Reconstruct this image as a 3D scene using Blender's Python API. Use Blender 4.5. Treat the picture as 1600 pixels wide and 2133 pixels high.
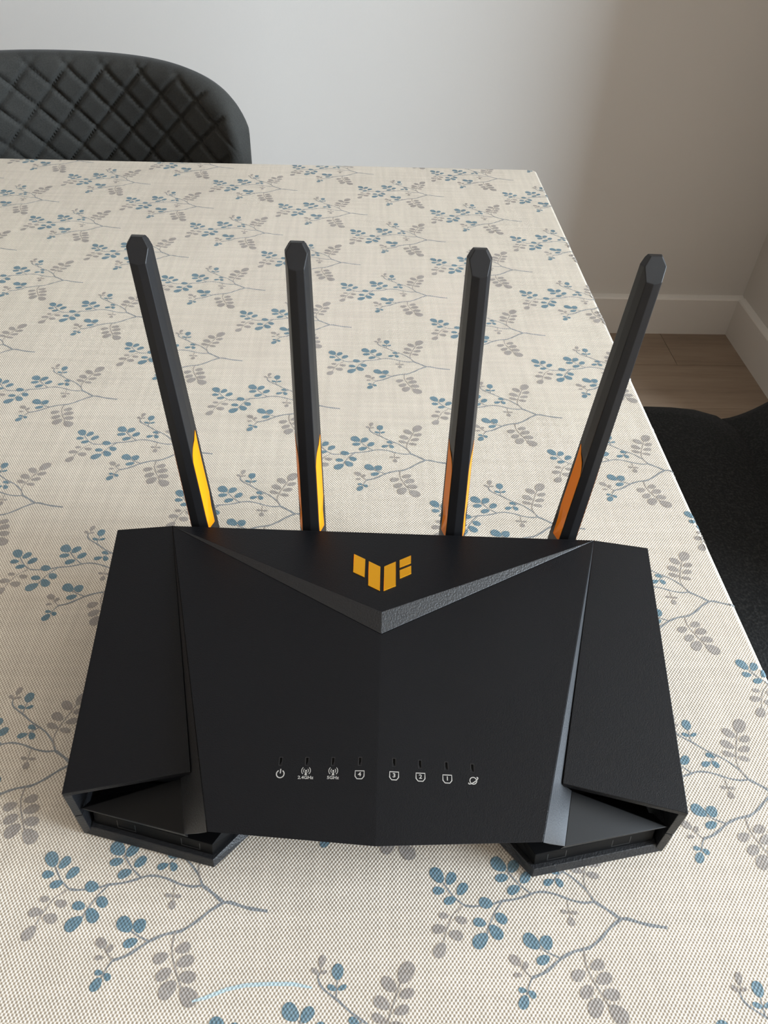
import bpy, bmesh, math, random
from mathutils import Vector, Matrix
random.seed(4)
for o in list(bpy.data.objects): bpy.data.objects.remove(o)
SC = bpy.context.scene
COL = SC.collection

# ------------------------------------------------------------------ camera
CZ = 1.091
RW = ((0.99915573, 0.00309112, 0.04096684), (-0.02724134, -0.6965824, 0.71695946), (0.03075299, -0.71747014, -0.69591009))
cam_data = bpy.data.cameras.new('camera'); cam = bpy.data.objects.new('camera', cam_data); COL.objects.link(cam)
cam_data.sensor_fit = 'HORIZONTAL'; cam_data.sensor_width = 36.0; cam_data.lens = 36.0*1580/1600
cam_data.clip_start = .01
m = Matrix.Identity(4)
for i in range(3):
    m[i][0] = RW[i][0]; m[i][1] = -RW[i][1]; m[i][2] = -RW[i][2]
m[2][3] = CZ
cam.matrix_world = m
SC.camera = cam

# ------------------------------------------------------------------ light, exposure
SC.view_settings.view_transform = 'Standard'; SC.view_settings.look = 'None'
SC.view_settings.gamma = 1.0; SC.view_settings.use_curve_mapping = False
SC.view_settings.exposure = 0.0
w = bpy.data.worlds.new('sky'); SC.world = w; w.use_nodes = True
w.node_tree.nodes['Background'].inputs[0].default_value = (.62, .76, 1.0, 1)
w.node_tree.nodes['Background'].inputs[1].default_value = 1.0
# room extents (metres); the table top is at z = TZ. The wall right of the table is a short return:
# beyond its end (y = YS) the room goes on to the right as far as XE, where the glazed door is.
TZ = .76
XR, YB, XL, YF, ZC, YS, XE = 1.055, 1.857, -2.7, -2.6, 2.5, 1.20, 2.9
WY0, WY1, WZ0, WZ1 = -1.25, .22, .75, 2.35          # glazed door in the far right wall
VY0, VY1, VZ0, VZ1 = -2.3, -1.1, 1.1, 2.3            # window in the left wall
def window_light(name, loc, rot, sx, sy, watts, colr):
    d = bpy.data.lights.new(name, 'AREA'); d.shape = 'RECTANGLE'; d.size = sx; d.size_y = sy
    d.energy = watts; d.color = colr
    o = bpy.data.objects.new(name, d); o.location = loc; o.rotation_euler = rot; COL.objects.link(o); return o
window_light('daylight', (XE-.02, (WY0+WY1)/2, (WZ0+WZ1)/2), (0, math.pi/2, 0), WZ1-WZ0, WY1-WY0, 300, (.75, .875, 1.0))
window_light('daylight', (XL+.02, (VY0+VY1)/2, (VZ0+VZ1)/2), (0, -math.pi/2, 0), VZ1-VZ0, VY1-VY0, 7, (.9, .95, 1.0))

# ------------------------------------------------------------------ helpers
def tag(o, label=None, cat=None, group=None, kind=None):
    if label: o['label'] = label
    if cat: o['category'] = cat
    if group: o['group'] = group
    if kind: o['kind'] = kind
    return o
def empty(name, loc=(0, 0, 0), rz=0.0):
    o = bpy.data.objects.new(name, None); COL.objects.link(o); o.location = loc; o.rotation_euler = (0, 0, rz)
    o.empty_display_size = .05; return o
def mesh_data(name, verts, faces, mats, midx=None, smooth=False):
    me = bpy.data.meshes.new(name); me.from_pydata([tuple(v) for v in verts], [], faces)
    for mt in (mats if isinstance(mats, (list, tuple)) else [mats]): me.materials.append(mt)
    if midx: me.polygons.foreach_set('material_index', midx)
    if smooth: me.polygons.foreach_set('use_smooth', [True]*len(me.polygons))
    me.update(); return me
def link(name, me, parent=None, fix=False):
    if fix:
        b = bmesh.new(); b.from_mesh(me); bmesh.ops.remove_doubles(b, verts=b.verts, dist=1e-6)
        bmesh.ops.recalc_face_normals(b, faces=b.faces); b.to_mesh(me); b.free()
    o = bpy.data.objects.new(name, me); COL.objects.link(o)
    if parent: o.parent = parent
    return o
def build(name, verts, faces, mats, parent=None, midx=None, smooth=False, bevel=0, seg=2, fix=True):
    o = link(name, mesh_data(name, verts, faces, mats, midx, smooth), parent, fix)
    if bevel:
        md = o.modifiers.new('bevel', 'BEVEL'); md.width = bevel; md.segments = seg; md.limit_method = 'ANGLE'; md.angle_limit = math.radians(20)
        md.harden_normals = False
    return o
def box_vf(x0, x1, y0, y1, z0, z1):
    v = [(x, y, z) for z in (z0, z1) for y in (y0, y1) for x in (x0, x1)]
    return v, [(0, 2, 3, 1), (4, 5, 7, 6), (0, 1, 5, 4), (2, 6, 7, 3), (0, 4, 6, 2), (1, 3, 7, 5)]
def box(name, x0, x1, y0, y1, z0, z1, mat, parent=None, bevel=0):
    v, f = box_vf(x0, x1, y0, y1, z0, z1); return build(name, v, f, mat, parent, bevel=bevel)
def boxes(name, lst, mat, parent=None, bevel=0):
    V, F = [], []
    for b in lst:
        v, f = box_vf(*b); n = len(V); V += v; F += [tuple(i+n for i in q) for q in f]
    o = link(name, mesh_data(name, V, F, mat), parent)
    if bevel:
        md = o.modifiers.new('bevel', 'BEVEL'); md.width = bevel; md.segments = 2
    return o
def prism(name, poly, z0, z1, mat, parent=None, bevel=0, inset_top=None):
    n = len(poly); top = inset_top or poly
    v = [(x, y, z0) for x, y in poly]+[(x, y, z1) for x, y in top]
    f = [tuple(range(n))[::-1], tuple(range(n, 2*n))]+[(i, (i+1) % n, n+(i+1) % n, n+i) for i in range(n)]
    return build(name, v, f, mat, parent, bevel=bevel)
def tube_vf(pts, rads, n=12, cap=True):
    V, F = [], []; pts = [Vector(p) for p in pts]
    for i, p in enumerate(pts):
        d = (pts[min(i+1, len(pts)-1)]-pts[max(i-1, 0)]).normalized()
        a = d.orthogonal().normalized() if abs(d.z) < .99 else Vector((1, 0, 0)); b = d.cross(a)
        if abs(d.z) < .99: a = Vector((0, 0, 1)).cross(d).normalized(); b = d.cross(a)
        r = rads[i] if isinstance(rads, (list, tuple)) else rads
        V += [p+a*r*math.cos(2*math.pi*k/n)+b*r*math.sin(2*math.pi*k/n) for k in range(n)]
    for i in range(len(pts)-1):
        for k in range(n): F.append((i*n+k, i*n+(k+1) % n, (i+1)*n+(k+1) % n, (i+1)*n+k))
    if cap: F.append(tuple(range(n))[::-1]); F.append(tuple(range((len(pts)-1)*n, len(pts)*n)))
    return V, F

# ------------------------------------------------------------------ materials
def mat(name, col, rough=.5, spec=.5, metal=0.0):
    mt = bpy.data.materials.new(name); mt.use_nodes = True; b = mt.node_tree.nodes['Principled BSDF']
    b.inputs['Base Color'].default_value = (*col, 1); b.inputs['Roughness'].default_value = rough
    b.inputs['Specular IOR Level'].default_value = spec; b.inputs['Metallic'].default_value = metal
    return mt
class NT:
    def __init__(s, mt): s.t = mt.node_tree; s.b = s.t.nodes['Principled BSDF']
    def n(s, typ, **k):
        x = s.t.nodes.new(typ)
        for a, v in k.items(): setattr(x, a, v)
        return x
    def l(s, a, b): s.t.links.new(a, b)
    def math(s, op, a, b=None, c=None):
        x = s.n('ShaderNodeMath', operation=op)
        for i, q in enumerate((a, b, c)):
            if q is None: continue
            if isinstance(q, (int, float)): x.inputs[i].default_value = q
            else: s.l(q, x.inputs[i])
        return x.outputs[0]
    def noise(s, vec, scale, detail=3, rough=.5):
        x = s.n('ShaderNodeTexNoise'); x.inputs['Scale'].default_value = scale; x.inputs['Detail'].default_value = detail
        x.inputs['Roughness'].default_value = rough
        if vec is not None: s.l(vec, x.inputs['Vector'])
        return x.outputs['Fac']
    def ramp(s, fac, stops):
        x = s.n('ShaderNodeValToRGB'); e = x.color_ramp.elements
        while len(e) < len(stops): e.new(.5)
        for i, (p, c) in enumerate(stops): e[i].position = p; e[i].color = (*c, 1)
        s.l(fac, x.inputs[0]); return x.outputs[0]
    def mix(s, fac, a, b):
        x = s.n('ShaderNodeMix', data_type='RGBA')
        for i, q in ((0, fac), (6, a), (7, b)):
            if isinstance(q, (int, float)): x.inputs[i].default_value = q
            elif isinstance(q, tuple): x.inputs[i].default_value = (*q, 1)
            else: s.l(q, x.inputs[i])
        return x.outputs[2]
    def bump(s, h, strength, dist=.001, normal=None):
        x = s.n('ShaderNodeBump'); x.inputs['Strength'].default_value = strength; x.inputs['Distance'].default_value = dist
        s.l(h, x.inputs['Height'])
        if normal is not None: s.l(normal, x.inputs['Normal'])
        return x.outputs[0]
    def pos(s): return s.n('ShaderNodeNewGeometry').outputs['Position']
    def obj(s): return s.n('ShaderNodeTexCoord').outputs['Object']

def paint_mat(name, col, rough=.75):
    mt = mat(name, col, rough, .3); t = NT(mt); p = t.pos()
    f = t.noise(p, 2.5, 2); t.l(t.mix(f, tuple(c*.97 for c in col), tuple(min(1, c*1.02) for c in col)), t.b.inputs['Base Color'])
    t.l(t.bump(t.noise(p, 260, 3), .12, .0006), t.b.inputs['Normal']); return mt
M = {}
M['wall'] = paint_mat('wall paint', (.56, .535, .50))
M['ceiling'] = paint_mat('ceiling paint', (.68, .60, .51))
M['taupe'] = paint_mat('taupe wall paint', (.34, .25, .18))
M['trim'] = paint_mat('trim paint', (.62, .59, .55), .45)
M['frame'] = mat('window frame white', (.8, .8, .78), .35)
g = mat('window glass', (1, 1, 1), 0.0); g.node_tree.nodes['Principled BSDF'].inputs['Transmission Weight'].default_value = 1.0
g.node_tree.nodes['Principled BSDF'].inputs['IOR'].default_value = 1.02; M['glass'] = g

def wood_mat(name, c0, c1, c2, scale=1.0, rough=.45, axis=0):
    mt = mat(name, c1, rough, .4); t = NT(mt); o = t.obj()
    mp = t.n('ShaderNodeMapping'); sc = [14*scale]*3; sc[axis] = 1.3*scale; mp.inputs['Scale'].default_value = sc
    rnd = t.n('ShaderNodeObjectInfo').outputs['Random']
    cmb = t.n('ShaderNodeCombineXYZ'); t.l(t.math('MULTIPLY', rnd, 37.0), cmb.inputs[0]); t.l(t.math('MULTIPLY', rnd, 11.0), cmb.inputs[1])
    t.l(o, mp.inputs['Vector']); t.l(cmb.outputs[0], mp.inputs['Location'])
    f = t.noise(mp.outputs[0], 1.6, 6, .62); fine = t.noise(mp.outputs[0], 11, 4, .7)
    k = t.math('ADD', t.math('MULTIPLY', f, .8), t.math('MULTIPLY', fine, .2))
    t.l(t.ramp(k, [(.28, c0), (.5, c1), (.72, c2)]), t.b.inputs['Base Color'])
    t.l(t.bump(fine, .15, .0006), t.b.inputs['Normal']); return mt
M['floor'] = wood_mat('laminate oak', (.15, .105, .07), (.235, .17, .12), (.30, .225, .165))
M['table'] = wood_mat('table wood', (.16, .085, .045), (.26, .15, .085), (.34, .21, .12))
M['joint'] = mat('floor joint', (.05, .035, .025), .8)

# woven, coated tablecloth; the print uses the same weave so both share their relief
def cloth_mat(name, lo, hi, ink=0.0):
    mt = mat(name, hi, .5, .35); t = NT(mt); p = t.pos()
    mp = t.n('ShaderNodeMapping'); mp.inputs['Rotation'].default_value = (0, 0, math.radians(3)); t.l(p, mp.inputs['Vector'])
    sx = t.n('ShaderNodeSeparateXYZ'); t.l(mp.outputs[0], sx.inputs[0])
    wob = t.noise(p, 70, 2)
    kx = 2*math.pi/.00156; ky = 2*math.pi/.0020
    u = t.math('ADD', t.math('MULTIPLY', sx.outputs[0], kx), t.math('MULTIPLY', wob, 1.6))
    v = t.math('ADD', t.math('MULTIPLY', sx.outputs[1], ky), t.math('MULTIPLY', wob, 1.6))
    wv = t.math('MULTIPLY', t.math('SINE', u), t.math('SINE', v))
    hgt = t.math('MULTIPLY_ADD', wv, .5, .5)            # plain weave: staggered thread crowns
    thread = t.noise(p, 900, 2)
    k = t.math('ADD', hgt, t.math('MULTIPLY', t.math('SUBTRACT', thread, .5), .35))
    col = t.ramp(k, [(.22, lo), (.72, hi)])
    mp2 = t.n('ShaderNodeMapping'); mp2.inputs['Scale'].default_value = (5, 90, 1); mp2.inputs['Rotation'].default_value = (0, 0, math.radians(3)); t.l(p, mp2.inputs['Vector'])
    mp3 = t.n('ShaderNodeMapping'); mp3.inputs['Scale'].default_value = (90, 5, 1); mp3.inputs['Rotation'].default_value = (0, 0, math.radians(3)); t.l(p, mp3.inputs['Vector'])
    slub = t.math('ADD', t.noise(mp2.outputs[0], 3, 3), t.noise(mp3.outputs[0], 3, 3))
    slubf = t.n('ShaderNodeMapRange'); slubf.inputs[1].default_value = .75; slubf.inputs[2].default_value = 1.25; slubf.inputs[3].default_value = .93; slubf.inputs[4].default_value = 1.06
    t.l(slub, slubf.inputs[0])
    if ink:
        blot = t.noise(p, 420, 3); edge = t.noise(p, 110, 2)
        fac = t.math('MULTIPLY', t.math('ADD', t.math('MULTIPLY', blot, .9), t.math('MULTIPLY', edge, .5)), ink)
        col = t.mix(fac, col, (.62, .62, .60))
    vm = t.n('ShaderNodeVectorMath', operation='SCALE'); t.l(col, vm.inputs[0]); t.l(slubf.outputs[0], vm.inputs['Scale'])
    t.l(vm.outputs[0], t.b.inputs['Base Color'])
    low = t.noise(p, 7, 2)
    n1 = t.bump(low, .25, .012)
    t.l(t.bump(k, .55, .00035, n1), t.b.inputs['Normal'])
    return mt
M['cloth'] = cloth_mat('woven cream cloth', (.37, .305, .235), (.80, .735, .635))
M['b'] = cloth_mat('blue print', (.028, .088, .125), (.08, .19, .25), .2)
M['g'] = cloth_mat('grey print', (.17, .14, .12), (.31, .265, .23), .26)
M['stem'] = cloth_mat('stem print', (.11, .125, .14), (.225, .24, .25), .2)
M['cyan'] = cloth_mat('cyan print', (.25, .42, .48), (.45, .63, .69), .5)

def plastic_mat(name, col, rough, bump=.25, scale=2600, spec=.5, dist=.00012):
    mt = mat(name, col, rough, spec); t = NT(mt); p = t.obj()
    nz = t.noise(p, scale, 2, .6)
    t.l(t.bump(nz, bump, dist), t.b.inputs['Normal'])
    sm = t.noise(p, 26, 4, .6)
    r = t.n('ShaderNodeMapRange'); r.inputs[3].default_value = rough-.06; r.inputs[4].default_value = rough+.07; t.l(sm, r.inputs[0])
    t.l(r.outputs[0], t.b.inputs['Roughness']); return mt
M['shell'] = plastic_mat('matte black shell', (.0034, .0037, .0050), .40, .6, 1800, spec=.24, dist=.0002)
M['coarse'] = plastic_mat('textured black bevel', (.0105, .011, .0125), .42, 1.0, 1100, spec=.5, dist=.00024)
M['groove'] = plastic_mat('satin groove plastic', (.013, .0135, .015), .40, .9, 1300, spec=.7)
M['inner'] = plastic_mat('smooth black plastic', (.0055, .0057, .0062), .42, .1, spec=.25)
M['gloss'] = plastic_mat('dusty glossy black', (.0022, .0022, .0025), .5, .1, spec=.12)
M['antenna'] = plastic_mat('antenna black', (.009, .009, .010), .42, .15, spec=.4)
M['orange'] = mat('glossy orange plastic', (.92, .265, .002), .36, .08)
M['gold'] = mat('mirror orange emblem', (.86, .40, .02), .16, .5, .85)
M['ink'] = mat('pale grey ink', (.42, .40, .37), .6)
M['led'] = mat('led window', (.0008, .0008, .0008), .15, .08)
M['slot'] = mat('moulded slot edge', (.012, .012, .013), .3)
M['rubber'] = mat('black rubber', (.012, .012, .012), .8)
def velvet(name, col, scale, bump, sheen, rough=.85, hi=1.5, span=(.3, .7), w2=.4):
    mt = mat(name, col, rough, .2); t = NT(mt); p = t.obj()
    t.b.inputs['Sheen Weight'].default_value = sheen; t.b.inputs['Sheen Roughness'].default_value = .45
    f = t.noise(p, scale, 4, .65); f2 = t.noise(p, 18, 3)
    k = t.math('ADD', t.math('MULTIPLY', f, 1-w2), t.math('MULTIPLY', f2, w2))
    t.l(t.ramp(k, [(span[0], tuple(c*.6 for c in col)), (span[1], tuple(c*hi for c in col))]), t.b.inputs['Base Color'])
    t.l(t.bump(f, bump, .001), t.b.inputs['Normal']); return mt
M['velvet'] = velvet('charcoal velvet', (.030, .030, .0275), 700, .2, .10)
M['tweed'] = velvet('black woven upholstery', (.0045, .0043, .0040), 330, 1.0, .01, hi=5.5, span=(.46, .76), w2=.06)
M['metal'] = mat('black powder coated metal', (.012, .012, .013), .45)

# ------------------------------------------------------------------ room shell
T = .12
def struct(o): return tag(o, kind='structure')
struct(box('wall_back', XL-T, XR, YB, YB+T, -.05, ZC, M['wall']))
struct(boxes('wall_right', [(XR, XR+T, YS, YB+T, -.05, ZC), (XR+T, XE+T, YS, YS+T, -.05, ZC)], M['wall']))
def wall_with_window(name, x0, x1, y1, wy0, wy1, wz0, wz1, mt):
    return struct(boxes(name, [(x0, x1, YF, wy0, -.05, ZC), (x0, x1, wy1, y1, -.05, ZC), (x0, x1, wy0, wy1, -.05, wz0), (x0, x1, wy0, wy1, wz1, ZC)], mt))
wall_with_window('wall_far_right', XE, XE+T, YS, WY0, WY1, WZ0, WZ1, M['wall'])
wall_with_window('wall_left', XL-T, XL, YB, VY0, VY1, VZ0, VZ1, M['taupe'])
struct(box('wall_front', XL-T, XE+T, YF-T, YF, -.05, ZC, M['taupe']))
struct(box('ceiling', XL-T, XE+T, YF-T, YB+T, ZC, ZC+.1, M['ceiling']))
fl = struct(box('floor', XL-T, XE+T, YF-T, YB+T, -.06, -.011, M['joint']))
def make_window(name, x, wy0, wy1, wz0, wz1, sgn):
    r = struct(empty(name, (x, (wy0+wy1)/2, wz0)))
    W2, H = (wy1-wy0)/2, wz1-wz0; f = .05
    boxes('window_frame', [(-.03, .03, -W2, -W2+f, 0, H), (-.03, .03, W2-f, W2, 0, H), (-.03, .03, -W2+f, W2-f, 0, f), (-.03, .03, -W2+f, W2-f, H-f, H)], M['frame'], r, .004)
    box('mullion', -.025, .025, -.025, .025, f, H-f, M['frame'], r, .004)
    for s in (-1, 1):
        box('window_pane', -.003, .003, min(s*.025, s*(W2-f)), max(s*.025, s*(W2-f)), f, H-f, M['glass'], r)
    box('window_sill', min(0, -sgn*.16), max(0, -sgn*.16)-.0, -W2-.04, W2+.04, -.03, 0, M['frame'], r, .004)
    return r
make_window('window_1', XE+.06, WY0, WY1, WZ0, WZ1, 1)
make_window('window_2', XL-.06, VY0, VY1, VZ0, VZ1, -1)
# laminate planks, laid along the back wall
PW, PL, PH = .192, 1.285, .011
v, f = box_vf(0, PL-.0012, 0, PW-.0012, 0, PH)
plank_me = mesh_data('plank', v, f, M['floor'])
row = 0; y = YB-PW+.02
while y > YF-PW:
    x = XR-PL*(.62+.37*(row % 3)/1.0 % 1.0)-PL*0
    x = XL-[.30, .95, .55][row % 3]
    xe = XR if y+PW > YS else XE
    while x < xe:
        xa, xb = max(x, XL), min(x+PL, xe)
        if xb-xa > .05:
            ya, yb = max(y, YF), min(y+PW, YB)
            if abs(xb-xa-PL) < 1e-4 and abs(yb-ya-PW) < 1e-4: me = plank_me
            else:
                vv, ff = box_vf(0, xb-xa-.0012, 0, yb-ya-.0012, 0, PH); me = mesh_data('plank', vv, ff, M['floor'])
            o = bpy.data.objects.new('plank', me); o.location = (xa, ya, -.011); COL.objects.link(o); o.parent = fl
        x += PL
    y -= PW; row += 1
# baseboards: tall, with a chamfered top
def baseboard(name, p0, p1, nrm):
    p0, p1, nrm = Vector(p0), Vector(p1), Vector(nrm)
    prof = [(0, 0), (.016, 0), (.016, .103), (.0135, .107), (.002, .111), (0, .111)]
    V = [p0+nrm*a+Vector((0, 0, b)) for a, b in prof]+[p1+nrm*a+Vector((0, 0, b)) for a, b in prof]
    n = len(prof); F = [(i, (i+1) % n, n+(i+1) % n, n+i) for i in range(n)]+[tuple(range(n)), tuple(range(n, 2*n))]
    return struct(build(name, V, F, M['trim']))
baseboard('baseboard_back', (XL, YB, 0), (XR, YB, 0), (0, -1, 0))
baseboard('baseboard_right', (XR, YS, 0), (XR, YB-.016, 0), (-1, 0, 0))
baseboard('baseboard_left', (XL, YF, 0), (XL, YB-.016, 0), (1, 0, 0))

# ------------------------------------------------------------------ dining table and its cloth
TX0, TX1, TY0, TY1 = -1.30, .2172, -.06, .9292       # outer faces of the cloth
table = tag(empty('dining_table', ((TX0+TX1)/2, (TY0+TY1)/2, 0)), 'rectangular wooden dining table under the floral cloth', 'table')
mx, my = (TX0+TX1)/2, (TY0+TY1)/2; hx, hy = (TX1-TX0)/2-.004, (TY1-TY0)/2-.004
box('tabletop', -hx, hx, -hy, hy, .722, .7575, M['table'], table, .004)
boxes('apron', [(-hx+.09, hx-.09, -hy+.07, -hy+.09, .63, .722), (-hx+.09, hx-.09, hy-.09, hy-.07, .63, .722), (-hx+.07, -hx+.09, -hy+.07, hy-.07, .63, .722), (hx-.09, hx-.07, -hy+.07, hy-.07, .63, .722)], M['table'], table)
for sx in (-1, 1):
    for sy in (-1, 1):
        cx, cy = sx*(hx-.28), sy*(hy-.07); a, b = .034, .024
        v = [(cx+i*b, cy+j*b, 0) for i, j in ((-1, -1), (1, -1), (1, 1), (-1, 1))]+[(cx+i*a, cy+j*a, .722) for i, j in ((-1, -1), (1, -1), (1, 1), (-1, 1))]
        build('leg', v, [(3, 2, 1, 0), (4, 5, 6, 7), (0, 1, 5, 4), (1, 2, 6, 5), (2, 3, 7, 6), (3, 0, 4, 7)], M['table'], table, bevel=.003)
# cloth: flat top, rounded over the edge, hanging straight down with slight folds
def rrect(off, r, fold):
    out = []
    x0, x1, y0, y1 = TX0-off, TX1+off, TY0-off, TY1+off; k = 0
    for cx, cy, a0 in ((x1-r, y1-r, 0), (x0+r, y1-r, 90), (x0+r, y0+r, 180), (x1-r, y0+r, 270)):
        for i in range(7):
            a = math.radians(a0+90*i/6); out.append([cx+r*math.cos(a), cy+r*math.sin(a)])
    res = []; n = len(out)
    for i in range(n):
        a, b = Vector(out[i]), Vector(out[(i+1) % n]); L = (b-a).length; m_ = max(1, int(L/.015))
        for q in range(m_):
            p = a.lerp(b, q/m_); nr = Vector((b.y-a.y, -(b.x-a.x))).normalized()
            if fold and L > .1: p = p+nr*fold*(math.sin(p.x*23+p.y*31)*.5+math.sin(p.x*9-p.y*13)*.5)*min(1, q/6, (m_-q)/6)
            res.append(p)
    return res
R_ = .0035
rings = [(-R_, 0.0, 0)]+[(-R_+R_*math.sin(math.radians(a)), -R_+R_*math.cos(math.radians(a)), 0) for a in (22, 45, 67, 90)]
rings += [(0, -.02, .0), (.0005, -.06, .002), (.001, -.11, .004), (.001, -.16, .006), (.001, -.21, .007)]
V, F = [], []; n = None
for off, dz, fold in rings:
    ring = rrect(off, .007, fold)
    if n is None: n = len(ring)
    V += [(p.x, p.y, TZ+dz) for p in ring]
for i in range(len(rings)-1):
    for k in range(n): F.append((i*n+k, (i+1)*n+k, (i+1)*n+(k+1) % n, i*n+(k+1) % n))
F.append(tuple(range(n)))
cloth = link('tablecloth', mesh_data('tablecloth', V, F, M['cloth']), None, True)
for p in cloth.data.polygons: p.use_smooth = len(p.vertices) == 4
tag(cloth, 'cream woven tablecloth printed with blue and grey leafy sprigs, draped over the table', 'tablecloth')
# the printed sprigs repeat on a lattice (millimetres, relative to the tip of each stem)
LEAVES=[(-89.7,19,-94.2,24.8,'b',0.7),(-88,18.1,-84.6,22.8,'b',0.7),(-89.3,15.6,-94.3,15.9,'b',0.65),(-84.1,14.1,-79.8,18.3,'b',0.65),(-84.8,12.5,-90,11.2,'b',0.6),(-88.5,5.9,-92.5,6.3,'g',0.62),(-86,5,-81.1,3.7,'g',0.6),(-89.7,1.2,-95.6,1.1,'g',0.6),(-89.1,-0.5,-83.3,-1.9,'g',0.65),(-90.9,-4,-95,-8.9,'g',0.72),(-69.9,9.8,-75.5,11.5,'b',0.75),(-69.4,6.3,-65,3.1,'b',0.75),(-73.5,2.9,-78.8,3.7,'b',0.65),(-72.2,2.1,-67.7,-2.8,'b',0.7),(-73.5,-1.1,-79.5,-5.5,'b',0.68),(-62.6,23.5,-68.2,28.3,'b',0.75),(-61.3,22.7,-57.2,27.3,'b',0.72),(-62,20.8,-67.7,20,'b',0.6),(-57,18.3,-52.8,22.3,'b',0.68),(-57.7,16.7,-63.2,14.5,'b',0.62),(-55.5,38.2,-58.2,40.3,'g',0.55),(-54.9,40.4,-53.7,44.9,'g',0.6),(-54.8,38.5,-52.2,39.2,'g',0.5),(-48.3,36.1,-48,41.8,'b',0.8),(-48.6,32.9,-52.1,34.3,'b',0.55),(-48.1,32.9,-44.7,34.2,'b',0.5),(-40,21.9,-43.9,23.4,'b',0.6),(-43,19,-47.5,17.7,'b',0.6),(-41.8,19.8,-39.7,16.4,'b',0.75),(-24.3,34.7,-19.3,41.6,'g',0.7),(-25.9,32.1,-31.2,36.5,'g',0.65),(-24.7,30.3,-19,31.9,'g',0.6),(-28.4,26.5,-34.4,29.8,'g',0.62),(-27,25,-21.1,26.4,'g',0.55),(-29.7,22.1,-35.3,24.3,'g',0.5),(-28.7,21.5,-23.2,20.2,'g',0.5),(-39.3,6.4,-42.4,7,'g',0.55),(-38.7,6.4,-35.5,6.2,'g',0.5),(-38.8,4.8,-38.7,1.2,'g',0.85),(-34.7,-13.8,-28.9,-12,'g',0.65),(-37,-15.2,-42.7,-17.1,'g',0.68),(-33.5,-18.5,-26.8,-16.7,'g',0.62),(-35,-20.3,-40.5,-23.4,'g',0.68),(-31.8,-22.7,-25.2,-23.2,'g',0.65),(-32.8,-24.3,-38,-29.7,'g',0.75),(-30.5,-26.8,-24.2,-32,'g',0.72),(-53.2,-6.4,-59.1,-1.7,'b',0.7),(-50,-7.3,-50.5,-1.9,'b',0.95),(-49.9,-9.8,-55.4,-11.5,'b',0.6),(-61.7,-12,-65.9,-9.1,'g',0.7),(-61,-13.9,-59.2,-11.2,'g',0.7),(-61.8,-15.6,-65.2,-15.8,'g',0.5),(-60.8,-21,-64.1,-20.6,'b',0.6),(-60.2,-21.2,-57.7,-23.3,'b',0.75),(-61,-22.6,-64.1,-26.9,'b',0.72),]
STEMS=[([(-81.6,9.8),(-78.3,9.4),(-74.0,9.7),(-70.1,10.1),(-66.1,11.3),(-60.8,11.8),(-55.5,13.1),(-51.5,14.4),(-47.5,14.5),(-42.8,13.4),(-37.0,11.1),(-31.7,10.0),(-27.7,10.4)],0.9,'b'),([(-27.7,10.4),(-24.5,8.3),(-21.3,6.0),(-18.2,3.7),(-15.5,3.6),(-8.4,1.4),(0.0,0.0)],1.25,'b'),([(-89.7,18.8),(-86.6,14.3),(-84.3,11.9),(-81.6,9.8)],0.6,'b'),([(-82.6,9.6),(-84.9,7.7),(-87.2,5.7),(-90.3,-0.6),(-91.2,-3.5)],0.5,'g'),([(-66.1,10.8),(-69.4,7.2),(-72.4,2.1),(-73.7,-1.1)],0.6,'b'),([(-62.3,23.3),(-58.0,17.9),(-53.5,14.0)],0.6,'b'),([(-27.7,10.4),(-29.2,13.6),(-31.4,16.6),(-35.2,20.4),(-38.5,22.6),(-43.1,25.5),(-47.7,29.2),(-53.7,33.4),(-55.5,36.2),(-55.5,38.7)],0.8,'b'),([(-55.5,36.9),(-54.3,41.0)],0.4,'g'),([(-48.7,29.8),(-48.3,36.3)],0.5,'b'),([(-38.8,22.5),(-41.2,20.7),(-43.2,18.8)],0.5,'b'),([(-28.6,12.4),(-30.2,16.6),(-29.7,20.9),(-27.4,27.1),(-24.1,34.7)],0.6,'g'),([(-38.9,11.0),(-39.0,6.3),(-38.7,4.3)],0.4,'g'),([(-18.2,3.5),(-23.0,0.7),(-28.5,-3.7),(-33.8,-6.8),(-39.1,-7.7),(-45.0,-10.0),(-49.6,-13.0),(-53.5,-15.3),(-58.1,-16.7)],1.1,'b'),([(-35.8,-7.0),(-36.2,-12.7),(-34.4,-18.3),(-32.1,-23.2),(-30.3,-26.8)],0.6,'g'),([(-45.0,-10.4),(-49.8,-8.4),(-53.2,-6.4)],0.6,'b'),([(-58.1,-16.7),(-61.2,-13.7),(-62.2,-11.8)],0.45,'g'),([(-58.1,-16.7),(-59.7,-19.3),(-61.0,-22.3)],0.5,'b'),]

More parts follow.
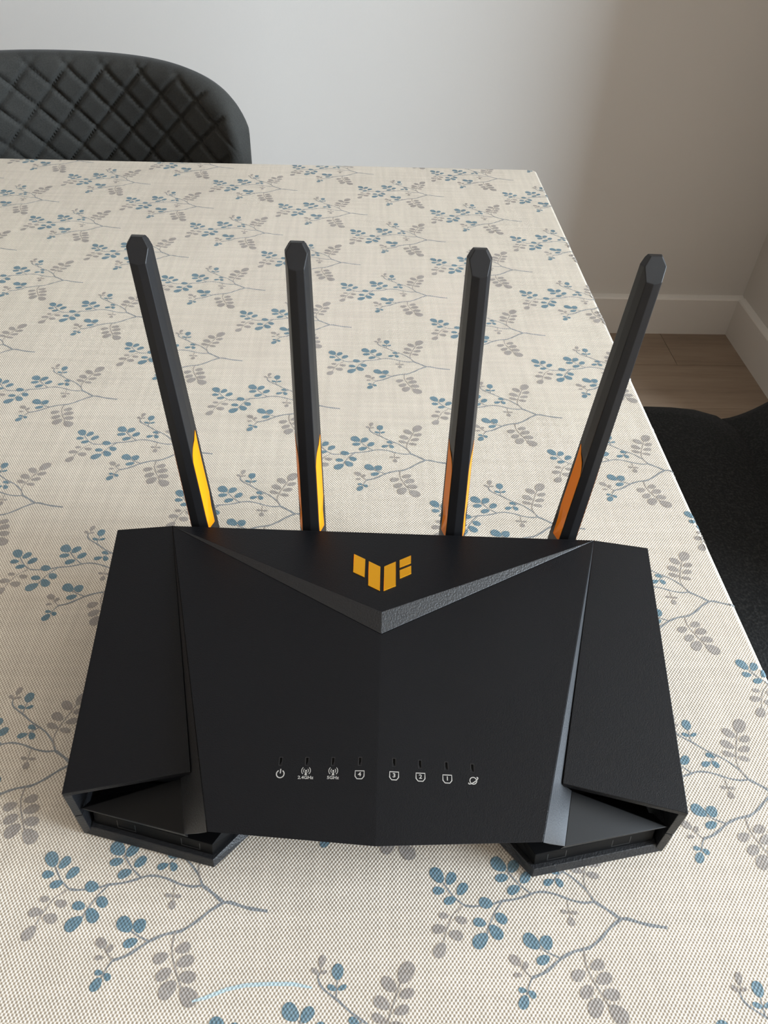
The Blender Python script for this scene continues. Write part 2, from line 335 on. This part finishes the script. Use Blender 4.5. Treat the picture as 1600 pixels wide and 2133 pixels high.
LA, LB, LO = (161.776, -9.035), (-76.842, 61.176), (-171.468, 457.81)
def hang(s):          # depth below the edge -> drop, outward offset, fold amplitude (as in the rings above)
    K = [(0, -R_, 0, 0)]+[(-dz-R_, dz, off, fo) for off, dz, fo in rings[5:]]
    for k in range(len(K)-1):
        if s <= K[k+1][0]:
            t = (s-K[k][0])/max(1e-9, K[k+1][0]-K[k][0]); return tuple(K[k][i]+(K[k+1][i]-K[k][i])*t for i in (1, 2, 3))
    return K[-1][1:]
def sprig_geo():
    V, F, I = [], [], []
    rnd = random.Random(8)
    for si_, (pts, wd, c) in enumerate(STEMS):
        P = [Vector(p) for p in pts]
        # Catmull-Rom resample
        S = []
        for i in range(len(P)-1):
            p0, p1, p2, p3 = P[max(i-1, 0)], P[i], P[i+1], P[min(i+2, len(P)-1)]
            k = max(2, int((p2-p1).length/2.0))
            for q in range(k):
                t = q/k; S.append(.5*((2*p1)+(p2-p0)*t+(2*p0-5*p1+4*p2-p3)*t*t+(3*p1-p0-3*p2+p3)*t**3))
        S.append(P[-1]); n0 = len(V)
        for i, s in enumerate(S):
            d = (S[min(i+1, len(S)-1)]-S[max(i-1, 0)]).normalized(); nr = Vector((-d.y, d.x))*wd/2*(1+.18*math.sin(i*1.7))
            V += [(s.x+nr.x, s.y+nr.y, .003*si_), (s.x-nr.x, s.y-nr.y, .003*si_)]
            if i: k = n0+2*i; F.append((k-2, k-1, k+1, k)); I.append(2 if c == 'b' else 1)
    for j, (bx, by, tx, ty, c, wf) in enumerate(LEAVES):
        b, t = Vector((bx, by)), Vector((tx, ty)); d = t-b; L = d.length; d.normalize(); nr = Vector((-d.y, d.x))
        wd = L*wf*.5; n0 = len(V); N = 14
        for k in range(N):
            a = 2*math.pi*k/N; u = -math.cos(a); s = math.sin(a)
            ww = wd*(1+.16*u)*(1+.05*math.sin(3*a+j))
            p = b+d*(L*(.5+.5*u))+nr*ww*s
            V.append((p.x, p.y, .055+.002*(j % 7)))
        F.append(tuple(range(n0, n0+N))[::-1]); I.append(0 if c == 'b' else 1)
    return [(x*.001, y*.001, z*.001) for x, y, z in V], F, I
sv, sf, si = sprig_geo()
sprig_me = mesh_data('printed_sprig', sv, sf, [M['b'], M['g'], M['stem']], si)
bx0, bx1 = min(v[0] for v in sv), max(v[0] for v in sv); by0, by1 = min(v[1] for v in sv), max(v[1] for v in sv)
ex0, ex1, ey0, ey1 = TX0+.004, TX1-.0028, TY0+.004, TY1-.0035
for c in range(-14, 16):
    for r in range(-12, 12):
        x = (LO[0]+c*LA[0]+r*LB[0])*.001; y = (LO[1]+c*LA[1]+r*LB[1])*.001
        if x+bx1 < ex0 or x+bx0 > ex1+.18 or y+by1 < ey0 or y+by0 > ey1: continue
        me = sprig_me
        if x+bx1 > ex1 or x+bx0 < ex0 or y+by1 > ey1 or y+by0 < ey0:
            me = sprig_me.copy(); b = bmesh.new(); b.from_mesh(me)
            def cut(co, no, clear): bmesh.ops.bisect_plane(b, geom=b.verts[:]+b.edges[:]+b.faces[:], plane_co=co, plane_no=no, clear_outer=clear)
            cut((ex0-x, 0, 0), (-1, 0, 0), True); cut((0, ey0-y, 0), (0, -1, 0), True); cut((0, ey1-y, 0), (0, 1, 0), True)
            # over the right-hand edge the print turns down and follows the hanging cloth
            for d in (0, .0016, .0032, .02, .04, .06, .085, .11, .135): cut((ex1-x+d, 0, 0), (1, 0, 0), False)
            cut((ex1-x+.19, 0, 0), (1, 0, 0), True)
            for v in b.verts:
                d = x+v.co.x-ex1
                if d <= 1e-6: continue
                arc_ = math.pi/2*R_
                if d < arc_: t = d/R_; v.co.x = TX1-R_+(R_+.0003)*math.sin(t)-x; v.co.z = -R_+(R_+.0003)*math.cos(t)
                else:
                    dz, off, fo = hang(d-arc_); yy = y+v.co.y; xx = TX1+off
                    wv = fo*(math.sin(xx*23+yy*31)*.5+math.sin(xx*9-yy*13)*.5)*max(0, min(1, (TY1-.007-yy)/.09, (yy-TY0-.007)/.09))
                    v.co.x = xx+wv+.0013-x; v.co.z = dz
            ok = len(b.faces); b.to_mesh(me); b.free()
            if not ok: continue
        o = bpy.data.objects.new('printed_sprig', me); COL.objects.link(o); o.parent = cloth; o.location = (x, y, TZ+.00005)
# a stray pale blue arc in the print near the camera
arc = [(-.0596, .0778), (-.0544, .0790), (-.0475, .0814), (-.0405, .0827), (-.0314, .0830), (-.0223, .0828), (-.0150, .0814)]
V, F = [], []
for i, p in enumerate(arc):
    a, b = Vector(arc[max(i-1, 0)]), Vector(arc[min(i+1, len(arc)-1)]); d = (b-a).normalized(); wd = .0007*(.5 if i in (0, len(arc)-1) else 1)
    V += [(p[0]-d.y*wd, p[1]+d.x*wd, TZ+.00012), (p[0]+d.y*wd, p[1]-d.x*wd, TZ+.00012)]
    if i: F.append((2*i-2, 2*i-1, 2*i+1, 2*i))
tag(build('printed_arc', V, F, M['cyan'], cloth, fix=False), 'pale blue printed arc')

# ------------------------------------------------------------------ router (millimetres in its own frame, +y towards its back)
RT = tag(empty('wifi_router', (.0149205, .253546, TZ), -.04533), 'black angular wireless router with four upright antennas and an orange emblem, standing on the cloth', 'router')
mm = .001
def rb(name, verts, faces, mt, parent=None, bevel=.3, seg=2, midx=None, fix=True):
    return build(name, [(x*mm, y*mm, z*mm) for x, y, z in verts], faces, mt, parent or RT, midx=midx, bevel=bevel*mm, seg=seg, fix=fix)
def slab(name, top, th, mt, parent=None, bevel=.3, drop=(0, 0, -1)):
    n = len(top); d = Vector(drop)*th
    v = [tuple(p) for p in top]+[tuple(Vector(p)+d) for p in top]
    f = [tuple(range(n)), tuple(range(n, 2*n))[::-1]]+[(i, n+i, n+(i+1) % n, (i+1) % n) for i in range(n)]
    return rb(name, v, f, mt, parent, bevel)
def mir(p, s): return (p[0]*s, p[1], p[2])
BO = (133.2, 9.8, 56.4); RG = (106.0, 12.1, 58.3); SOF = (124.5, -118.5, 38.5); SIF = (74.7, -109.5, 42.7)
CF = (63.04, -134.88, 46.0); CT = (0, -139.2, 48.0); AB = (0, -48.95, 56.57); AT = (0, -39.98, 61.0)
def zc(x, y):          # height of the centre panel
    a, b, c = Vector(RG), Vector(CF), Vector(CT); n = (b-a).cross(c-a)
    return a.z-(n.x*(abs(x)-a.x)+n.y*(y-a.y))/n.z
# centre panel: two halves creased along the middle, thin front lip
cp = [RG, CF, CT, mir(CF, -1), mir(RG, -1), AB]
lip = [(103, 12.1, 40), (60, -131, 43.2), (0, -135.2, 45.2), (-60, -131, 43.2), (-103, 12.1, 40), (0, -48.95, 48)]
v = cp+lip
f = [(0, 5, 2, 1), (5, 4, 3, 2), (6, 7, 8, 11), (11, 8, 9, 10), (0, 1, 7, 6), (1, 2, 8, 7), (2, 3, 9, 8), (3, 4, 10, 9), (4, 5, 11, 10), (5, 0, 6, 11)]
center = rb('center_panel', v, f, M['shell'], bevel=.35)
# chevron plate with its bevelled front edges
v = [RG, mir(RG, -1), AT, AB, (106, 12.1, 50), (-106, 12.1, 50), (0, -48, 50)]
f = [(0, 1, 2), (0, 2, 3), (1, 3, 2), (0, 4, 5, 1), (4, 6, 5), (0, 3, 6, 4), (3, 1, 5, 6)]
chev = rb('chevron_plate', v, f, [M['shell'], M['coarse']], bevel=.22, midx=[0, 1, 1, 0, 0, 0, 0])
EMB = [[(-14.18, -3.6), (-8.45, -7.05), (-8.42, -19.18), (-14.12, -15.91)], [(-6.88, -8.2), (-1.11, -11.78), (-1.07, -27.54), (-6.73, -24.2)],
       [(.61, -11.49), (6.23, -7.86), (6.31, -23.98), (.6, -27.46)], [(7.97, -6.87), (13.64, -3.29), (13.52, -8.65), (7.97, -12.07)], [(7.97, -13.67), (13.65, -10.26), (13.59, -15.67), (8.09, -19.18)]]
zp = lambda y: RG[2]+(61.0-RG[2])*(RG[1]-y)/(RG[1]-AT[1])
for q in EMB:
    o = slab('emblem_piece', [(x, y, zp(y)+.35) for x, y in q], .7, M['gold'], None, .16); o.parent = chev
    tag(o, 'mirror-bright orange emblem piece')
for s in (-1, 1):
    # side panel
    slab('side_panel', [mir(p, s) for p in (BO, RG, SIF, SOF)], 2.6, M['shell'], None, .3)
    # groove wall falling from the centre panel to the side panel and to the vent wedge
    WIB = (75.2, -129.2, 29.5); WIT = (80.5, -108.0, 33.5); RGl = (107, 12.0, 55.5); SI2 = (76.2, -109.0, 39.5)
    v = [mir(p, s) for p in (RG, CF, WIB, SI2, RGl, WIT, (70, -128, 28), (60, -100, 30))]
    f = [(0, 1, 3), (0, 3, 4), (1, 2, 3), (2, 5, 3), (1, 6, 2), (2, 6, 7, 5)]
    rb('groove_wall', v, f, M['groove'], None, 0)
    # vent wedge inside the side opening
    WO = (121.0, -117.2, 23.0)
    v = [mir(p, s) for p in (WIB, WO, WIT, (74.4, -128.4, 25.0), (120.4, -116.4, 20.0), (82, -104, 20), (118, -110, 19))]
    f = [(0, 1, 2), (0, 3, 4, 1), (3, 5, 6, 4), (2, 5, 3, 0), (1, 4, 6), (1, 6, 5, 2)]
    rb('vent_wedge', v, f, M['inner'], None, .25)
    # outer side wall, in an upper and a lower half with a seam between them
    w0 = 3.2
    def wall(z0, z1, nm):
        def xo(y, z): return 124.6+(BO[0]-124.6)*((y+118.4)/(9.8+118.4))*(.35+.65*min(1, z/50))
        pts = []
        for y, top in ((-118.4, min(z1, 36.2)), (9.8, z1 if z1 < 30 else 54.0)):
            for z in (z0, top):
                pts += [(xo(y, z), y, z), (xo(y, z)-w0, y+(.6 if y < 0 else 0), z)]
        v_ = [mir(p, s) for p in pts]
        f_ = [(0, 1, 3, 2), (4, 6, 7, 5), (0, 2, 6, 4), (1, 5, 7, 3), (2, 3, 7, 6), (0, 4, 5, 1)]
        return rb(nm, v_, f_, M['coarse'], None, .25)
    wall(18.3, 40, 'side_wall'); wall(1.0, 17.7, 'side_wall')
    # foot: rim plate with the slotted grille standing on it
    rim = [(124.6, -118.2), (66.6, -130.9), (53.5, -116.6), (40, -98), (120, -98)]
    rimt = [(121.6, -117.0), (66.9, -129.4), (55.2, -115.4), (41, -98), (118, -98)]
    foot = prism('foot', [(x*s*mm, y*mm) for x, y in rim][::s], .0012, .0052, M['coarse'], RT, .0003, [(x*s*mm, y*mm) for x, y in rimt][::s])
    g0 = [(119.8, -115.4), (67.3, -127.3), (57.0, -115.0), (46, -100), (119, -100)]
    g1 = [(119.2, -114.2), (66.6, -126.6), (59.0, -114.0), (48, -101), (117, -101)]
    gr = prism('grille', [(x*s*mm, y*mm) for x, y in g0][::s], .0053, .0138, M['gloss'], foot, .0002, [(x*s*mm, y*mm) for x, y in g1][::s])
    # moulded slot outlines on the grille face
    def face_pt(u, wv):
        a0, b0 = Vector((*g0[0], 5.3)), Vector((*g0[1], 5.3)); a1, b1 = Vector((*g1[0], 13.8)), Vector((*g1[1], 13.8))
        n = (b0-a0).cross(a1-a0).normalized(); n = n if n.y < 0 else -n
        p = a0.lerp(b0, u).lerp(a1.lerp(b1, u), wv)+n*.12; return mir(p, s)
    for u0, u1 in ((.20, .36), (.74, .90)):
        V, F = [], []
        lo, hi, th = .18, .82, .03
        for (ua, ub, wa, wb) in ((u0, u1, lo, lo+.09), (u0, u0+.008, lo, hi), (u1-.008, u1, lo, hi)):
            n0 = len(V); V += [face_pt(ua, wa), face_pt(ub, wa), face_pt(ub, wb), face_pt(ua, wb)]; F.append((n0, n0+1, n0+2, n0+3))
        o = rb('grille_slot', V, F, M['slot'], None, 0, fix=False); o.parent = gr
    # rubber pads underneath
    for px, py in ((100, -108), (112, 0)):
        vv, ff = tube_vf([(px*s*mm, py*mm, 0), (px*s*mm, py*mm, .0014)], .006, 14); build('rubber_pad', vv, ff, M['rubber'], RT, smooth=False)
# body housing under the panels
hb = [(-119, -98), (-40, -101), (40, -101), (119, -98), (124.5, 11.5), (-124.5, 11.5)]
ht = [(-119, -98), (-50, -103), (50, -103), (119, -98), (129, 11.7), (-129, 11.7)]
hz = [33, 40.5, 40.5, 33, 53, 53]
v = [(x, y, 1.2) for x, y in hb]+[(x, y, z) for (x, y), z in zip(ht, hz)]
f = [(5, 4, 3, 2, 1, 0), (6, 7, 8, 9), (6, 9, 10, 11)]+[(i, (i+1) % 6, 6+(i+1) % 6, 6+i) for i in range(6)]
rb('housing', v, f, M['inner'], None, .3)
# back edge strip closing the shell
rb('back_panel', [mir(BO, -1), mir(RG, -1), RG, BO, (129, 11.5, 3), (-129, 11.5, 3), (-129, 8.5, 3), (129, 8.5, 3), (-131, 7, 54), (131, 7, 54)],
   [(0, 1, 2, 3, 4, 5), (5, 4, 7, 6), (0, 5, 6, 8), (3, 9, 7, 4), (8, 6, 7, 9)], M['shell'], None, .25)
# status windows and printed symbols on the centre panel
LED = [(-38.35, -107.5), (-27.9, -107.4), (-17.6, -107.3), (-6.96, -107.1), (6.55, -107.1), (16.85, -107.3), (27.36, -107.5), (37.7, -107.8)]
for x, y in LED:
    V, F = [], []
    a, b = .72, 1.75
    pts = [(-a, -b), (a, -b), (a, b), (-a, b)]
    for r_, dz in ((1.0, .06), (.74, .02)):
        V += [(x+p*(r_ if r_ == 1 else .66), y+q*(r_ if r_ == 1 else .84), zc(x, y+q)+dz) for p, q in pts]
    F = [(0, 1, 5, 4), (1, 2, 6, 5), (2, 3, 7, 6), (3, 0, 4, 7), (4, 5, 6, 7)]
    o = rb('led_window', V, F, [M['slot'], M['led']], None, 0, midx=[0, 0, 0, 0, 1], fix=False); o.parent = center
def strokes(cx, cy, lines, polys=(), name='printed_symbol', label=None, texts=()):
    V, F = [], []
    def put(x, y): V.append((cx+x, cy+y, zc(cx+x, cy+y)+.09)); return len(V)-1
    for pts, wd in lines:
        ids = []
        for i, p in enumerate(pts):
            a, b = Vector(pts[max(i-1, 0)]), Vector(pts[min(i+1, len(pts)-1)])
            if len(pts) > 2 and pts[0] == pts[-1] and i in (0, len(pts)-1): a, b = Vector(pts[-2]), Vector(pts[1])
            d = (b-a).normalized(); nr = Vector((-d.y, d.x))*wd/2
            ids.append((put(p[0]+nr.x, p[1]+nr.y), put(p[0]-nr.x, p[1]-nr.y)))
        for i in range(len(ids)-1): F.append((ids[i][0], ids[i][1], ids[i+1][1], ids[i+1][0]))
    for poly in polys: F.append(tuple(put(*p) for p in poly))
    for txt, size, tx, ty, sxx in texts:
        cu = bpy.data.curves.new('text', 'FONT'); cu.body = txt; cu.size = size; cu.align_x = 'CENTER'; cu.align_y = 'CENTER'; cu.resolution_u = 3; cu.offset = .02*size
        to = bpy.data.objects.new('text', cu); COL.objects.link(to)
        dg = bpy.context.evaluated_depsgraph_get(); tm = bpy.data.meshes.new_from_object(to.evaluated_get(dg))
        n0 = len(V)
        for q in tm.vertices: put(tx+q.co.x*sxx, ty+q.co.y)
        F.extend(tuple(n0+i for i in p.vertices) for p in tm.polygons)
        bpy.data.objects.remove(to); bpy.data.meshes.remove(tm); bpy.data.curves.remove(cu)
    o = rb(name, V, F, M['ink'], None, 0, fix=False); o.parent = center
    if label: tag(o, label)
    return o
def arcpts(r, a0, a1, n=14, ry=None, cx=0, cy=0): return [(cx+r*math.cos(math.radians(a0+(a1-a0)*i/n)), cy+(ry or r)*math.sin(math.radians(a0+(a1-a0)*i/n))) for i in range(n+1)]
strokes(-38.0, -112.6, [(arcpts(1.5, 120, 420, 20), .42), ([(0, .2), (0, 2.0)], .42)], label='printed power symbol')
for cx, cy, ghz in ((-28.0, -111.2, '2.4GHz'), (-17.3, -111.1, '5GHz')):
    L = []
    for r_ in (.95, 1.75): L += [(arcpts(r_, -48, 48, 8), .26), (arcpts(r_, 132, 228, 8), .26)]
    strokes(cx, cy, L, [arcpts(.36, 0, 330, 11), [(-.12, -.2), (.12, -.2), (.5, -1.75), (-.5, -1.75)]], label='printed antenna symbol and '+ghz, texts=[(ghz, 1.75, 0, -2.72, 1.12)])
for (cx, cy), d in zip(((-6.92, -112.5), (6.62, -112.5), (17.0, -112.5), (27.57, -112.7)), '4321'):
    sh = [(-1.75, 1.55), (1.75, 1.55), (1.75, -.6), (.95, -1.6), (-.95, -1.6), (-1.75, -.6), (-1.75, 1.55)]
    strokes(cx, cy, [(sh, .38)], texts=[(d, 2.3, 0, .12, 1.1)], label='printed port symbol with number '+d)
g_ring = arcpts(1.35, 0, 360, 22); orb = [(p[0]*math.cos(.6)-p[1]*math.sin(.6), p[0]*math.sin(.6)+p[1]*math.cos(.6)) for p in arcpts(2.25, 150, 395, 22, .62)]
strokes(37.8, -112.9, [(g_ring, .34), (orb, .36)], label='printed globe symbol')
# antennas: tapered, faceted blades with a slanted tip and orange inserts low on both flanks
def antenna(xb, xt):
    YC = 21.5
    def ring(z, groove):
        t = (z-30)/(203-30); k = 1.0-.30*t; cx = xb+(xt-xb)*(z-52)/(203-52)
        h = [(0, -7.0), (4.3, -6.3), (6.1-groove, -.6), (7.1, 4.4), (5.0, 6.4), (-5.0, 6.4), (-7.1, 4.4), (-6.1+groove, -.6), (-4.3, -6.3)]
        return [(cx+p*k, YC+q*k*.95, z) for p, q in h]
    zs = [(28, 0), (53, .3), (63.2, 1.8), (72, .8), (96.5, .75), (111, 0), (206, 0)]
    V, F = [], []; n = 9
    for z, g_ in zs: V += ring(z, g_)
    for i in range(len(zs)-1):
        for k in range(n): F.append((i*n+k, i*n+(k+1) % n, (i+1)*n+(k+1) % n, (i+1)*n+k))
    F += [tuple(range(n))[::-1], tuple(range((len(zs)-1)*n, len(zs)*n))]
    me = mesh_data('antenna', V, F, M['antenna']); b = bmesh.new(); b.from_mesh(me)
    bmesh.ops.recalc_face_normals(b, faces=b.faces)
    def cut(co, no):
        r_ = bmesh.ops.bisect_plane(b, geom=b.verts[:]+b.edges[:]+b.faces[:], plane_co=co, plane_no=no, clear_outer=True)
        ed = [e for e in r_['geom_cut'] if isinstance(e, bmesh.types.BMEdge)]
        bmesh.ops.contextual_create(b, geom=ed)
    cut((xt, YC+1.5, 203), (0, -.80, .60))
    cut((xt, YC, 203.2), (0, .1, 1))
    for s_ in (-1, 1): cut((xt+s_*5.0, YC, 199.0), (s_*.80, -.1, .60))
    bmesh.ops.scale(b, verts=b.verts, vec=(mm, mm, mm)); bmesh.ops.recalc_face_normals(b, faces=b.faces)
    b.to_mesh(me); b.free()
    o = link('antenna', me, RT)
    md = o.modifiers.new('bevel', 'BEVEL'); md.width = .0003; md.segments = 2; md.limit_method = 'ANGLE'; md.angle_limit = math.radians(12)
    # inserts follow the grooves, just proud of them
    for sd in (0, 1):
        ia, ib, ic = (1, 2, 3) if sd == 0 else (8, 7, 6)
        def P_(z, g_, i, dx): q = ring(z, g_)[i]; return (q[0]+(dx if sd == 0 else -dx), q[1], q[2])
        e = .1
        la = lambda z, g_, t_: tuple(Vector(P_(z, g_, ia, e)).lerp(Vector(P_(z, g_, ib, e)), t_))
        lc = lambda z, g_, t_: tuple(Vector(P_(z, g_, ic, e)).lerp(Vector(P_(z, g_, ib, e)), t_))
        G = 1.4; gz = lambda z: .4*max(0, (111-z)/14.0) if z > 97 else .4
        def sp(z, s_): return la(z, gz(z), 1-2*s_) if s_ < .5 else lc(z, gz(z), 2*s_-1)
        V = [la(53, 0, .06), P_(53, 0, ib, e), lc(53, 0, .8), la(62.5, G, .06), P_(62.5, G, ib, e), lc(62.5, G, .5),
             la(97, .4, .06), P_(97, .4, ib, e), lc(97, .4, .45), la(72, .4, .06), P_(72, .4, ib, e), lc(72, .4, .45)]
        F = [(0, 3, 4, 1), (1, 4, 5, 2), (3, 9, 10, 4), (4, 10, 11, 5), (9, 6, 7, 10), (10, 7, 8, 11)]
        # curved, pointed top
        la_pts = [(97, .06), (100.5, .22), (103.5, .48), (105.6, .8)]
        nb = len(V); V += [la(z, gz(z), t_) for z, t_ in la_pts[1:]]+[P_(106.6, gz(106.6), ib, e)]+[lc(z, gz(z), t_) for z, t_ in ((108.4, .80), (109.8, .60), (110.8, .40))]
        V += [P_(101, gz(101), ib, e), P_(104, gz(104), ib, e), lc(103, gz(103), .45), lc(107, gz(107), .42)]
        a1, a2, a3, top, c1, c2_, c3, m1, m2, r1, r2 = range(nb, nb+11)
        F += [(6, a1, m1, 7), (a1, a2, m2, m1), (a2, a3, top, m2), (7, m1, r1, 8), (m1, m2, r2, r1), (m2, top, c1, r2), (c1, c2_, r2), (c2_, c3, r2)]
        if sd: F = [q[::-1] for q in F]
        io = rb('antenna_insert', V, F, M['orange'], None, 0, fix=False); io.parent = o; tag(io, 'glossy orange insert')
        sl = io.modifiers.new('solid', 'SOLIDIFY'); sl.thickness = .00012; sl.offset = 0
    # hinge on the router back
    hv, hf = tube_vf([(xb-7.5, YC, 30), (xb+7.5, YC, 30)], 6.2, 20)
    rb('antenna_hinge', hv, hf, M['antenna'], None, .4).parent = o
    hb_, hf_ = box_vf(xb-6, xb+6, 10.5, 17.5, 25, 35); rb('hinge_bracket', hb_, hf_, M['inner'], None, .3).parent = o
for xb, xt in ((-93.3, -98.2), (-36.9, -37.7), (35.9, 32.3), (93.8, 99.5)): antenna(xb, xt)

# ------------------------------------------------------------------ chairs
def legs(root, pts, r0=.011, r1=.008):
    for top, bot in pts:
        V, F = tube_vf([bot, top], [r1, r0], 14); build('leg', V, F, M['metal'], root, smooth=False, bevel=.001)
def cushion(name, x0, x1, y0, y1, z0, z1, mt, root, e=4.0, nx=26, crown=.012, rnd=.2):
    # rounded upholstered seat: superellipse plan, soft edges, crowned top
    V, F = [], []; cx, cy, hx, hy = (x0+x1)/2, (y0+y1)/2, (x1-x0)/2, (y1-y0)/2; N = 64
    prof = [(.80, 0), (.955, .02), (1.0, .3), (1.0, .62), (.985, .85), (.94, .97), (.85, 1.03), (.6, 1.12), (.3, 1.17)]
    for k, (s, h) in enumerate(prof):
        for i in range(N):
            a = 2*math.pi*i/N; c_, s_ = math.cos(a), math.sin(a)
            q = (abs(c_)**e+abs(s_)**e)**(-1/e)
            V.append((cx+hx*s*q*c_, cy+hy*s*q*s_, z0+(z1-z0)*min(h, 1)+crown*max(0, h-1)/.17))
    n = len(prof)
    for k in range(n-1):
        for i in range(N): F.append((k*N+i, k*N+(i+1) % N, (k+1)*N+(i+1) % N, (k+1)*N+i))
    F += [tuple(range(N))[::-1], tuple(range((n-1)*N, n*N))]
    return build(name, V, F, mt, root, smooth=True)
def shell(name, fr, th, nu, nv, mt, root, displ=None):
    # thick curved backrest: fr(u,v) -> front point; offset backwards by th, rounded rim
    P = [[Vector(fr(-1+2*i/nu, j/nv)) for i in range(nu+1)] for j in range(nv+1)]
    N = [[None]*(nu+1) for _ in range(nv+1)]
    for j in range(nv+1):
        for i in range(nu+1):
            du = P[j][min(i+1, nu)]-P[j][max(i-1, 0)]; dv = P[min(j+1, nv)][i]-P[max(j-1, 0)][i]
            N[j][i] = du.cross(dv).normalized() if du.length > 1e-9 and dv.length > 1e-9 else Vector((0, -1, 0))
    V, F = [], []; w_ = nu+1
    for j in range(nv+1):
        for i in range(nu+1):
            u = -1+2*i/nu; vv = j/nv
            em = min(1, (1-abs(u))/.06, (1-vv)/.07); rim = 1-math.sqrt(max(0, 1-(1-max(0, em))**2))
            V.append(P[j][i]+N[j][i]*((displ(u, vv) if displ else 0)-rim*th*.5))
    n1 = len(V)
    for j in range(nv+1):
        for i in range(nu+1):
            u = -1+2*i/nu; vv = j/nv
            em = min(1, (1-abs(u))/.06, (1-vv)/.07); rim = 1-math.sqrt(max(0, 1-(1-max(0, em))**2))
            V.append(P[j][i]-N[j][i]*(th-rim*th*.5))
    for j in range(nv):
        for i in range(nu):
            a = j*w_+i; F.append((a, a+1, a+w_+1, a+w_)); F.append((n1+a, n1+a+w_, n1+a+w_+1, n1+a+1))
    for i in range(nu):
        F.append((i, n1+i, n1+i+1, i+1)); a = nv*w_+i; F.append((a, a+1, n1+a+1, n1+a))
    for j in range(nv):
        a = j*w_; F.append((a, a+w_, n1+a+w_, n1+a)); a = j*w_+nu; F.append((a, n1+a, n1+a+w_, a+w_))
    return build(name, V, F, mt, root, smooth=True)
# quilted chair behind the far edge of the table
QX, QY, HW = -.365, 1.075, .220
ch1 = tag(empty('dining_chair', (QX, .92, 0)), 'charcoal velvet dining chair with diamond-quilted back, behind the far table edge by the wall', 'chair')
def q_fr(u, v):
    zb, zt = .455, .8335
    # superellipse mapping keeps a clean rounded shoulder: columns fan out under the rim
    e = 4.3
    zt_u = .70+(zt-.70)*(1-abs(u)**e)**(1/e) if abs(u) < 1 else .70
    z = zb+(zt_u-zb)*v
    x = u*HW*(.93+.07*min(1, (z-zb)/.15))
    y = QY-.078*(x/HW)**2+.06*(z-.76)
    return (x, y-.92, z)
def q_disp(u, v):
    x, y, z = q_fr(u, v)
    s = HW*(abs(u)+.10*abs(u)**3)*(1 if u > 0 else -1)
    a = (x+.4298-.365)/.0466; b = (z-.7957)/.0458
    p, q = a+b, a-b
    g1 = abs(math.sin(math.pi*p/1.0)); g2 = abs(math.sin(math.pi*q/1.0))
    h = (min(1, g1*3.0)**.6)*(min(1, g2*2.6)**.6)
    fade = max(0, min(1, (.985-abs(u))/.12))*max(0, min(1, (1-v)/.05))
    return (.0075*h-.0075)*fade
shell('backrest', q_fr, .035, 150, 120, M['velvet'], ch1, q_disp)
cushion('seat', -.23, .23, -.32, .115, .40, .472, M['velvet'], ch1, 3.2)
legs(ch1, [((-.17, -.24, .42), (-.21, -.29, 0)), ((.17, -.24, .42), (.21, -.29, 0)), ((-.16, .07, .42), (-.20, .13, 0)), ((.16, .07, .42), (.20, .13, 0))])
# dark upholstered chair pushed in at the right-hand end of the table
ch2 = tag(empty('dining_chair', (.29, .64, 0)), 'black woven-fabric upholstered chair pushed in at the right end of the table', 'chair')
cushion('seat', -.26, .255, -.235, .235, .36, .468, M['tweed'], ch2, 7.0, crown=.006)
def c2(u, v):
    # low tub back: leans away from the seat and flares sideways
    z = .452+.38*v**1.5
    y = u*(.222+.02*min(1, v*2.2))
    x = .183+.055*u*u+.21*(1-(1-v)**1.6)
    return (x, -y, z-.05*abs(u)**6*v)
shell('backrest', c2, .055, 40, 30, M['tweed'], ch2)
legs(ch2, [((-.2, -.18, .38), (-.23, -.21, 0)), ((-.2, .18, .38), (-.23, .21, 0)), ((.2, -.18, .38), (.26, -.21, 0)), ((.2, .18, .38), (.26, .21, 0))])
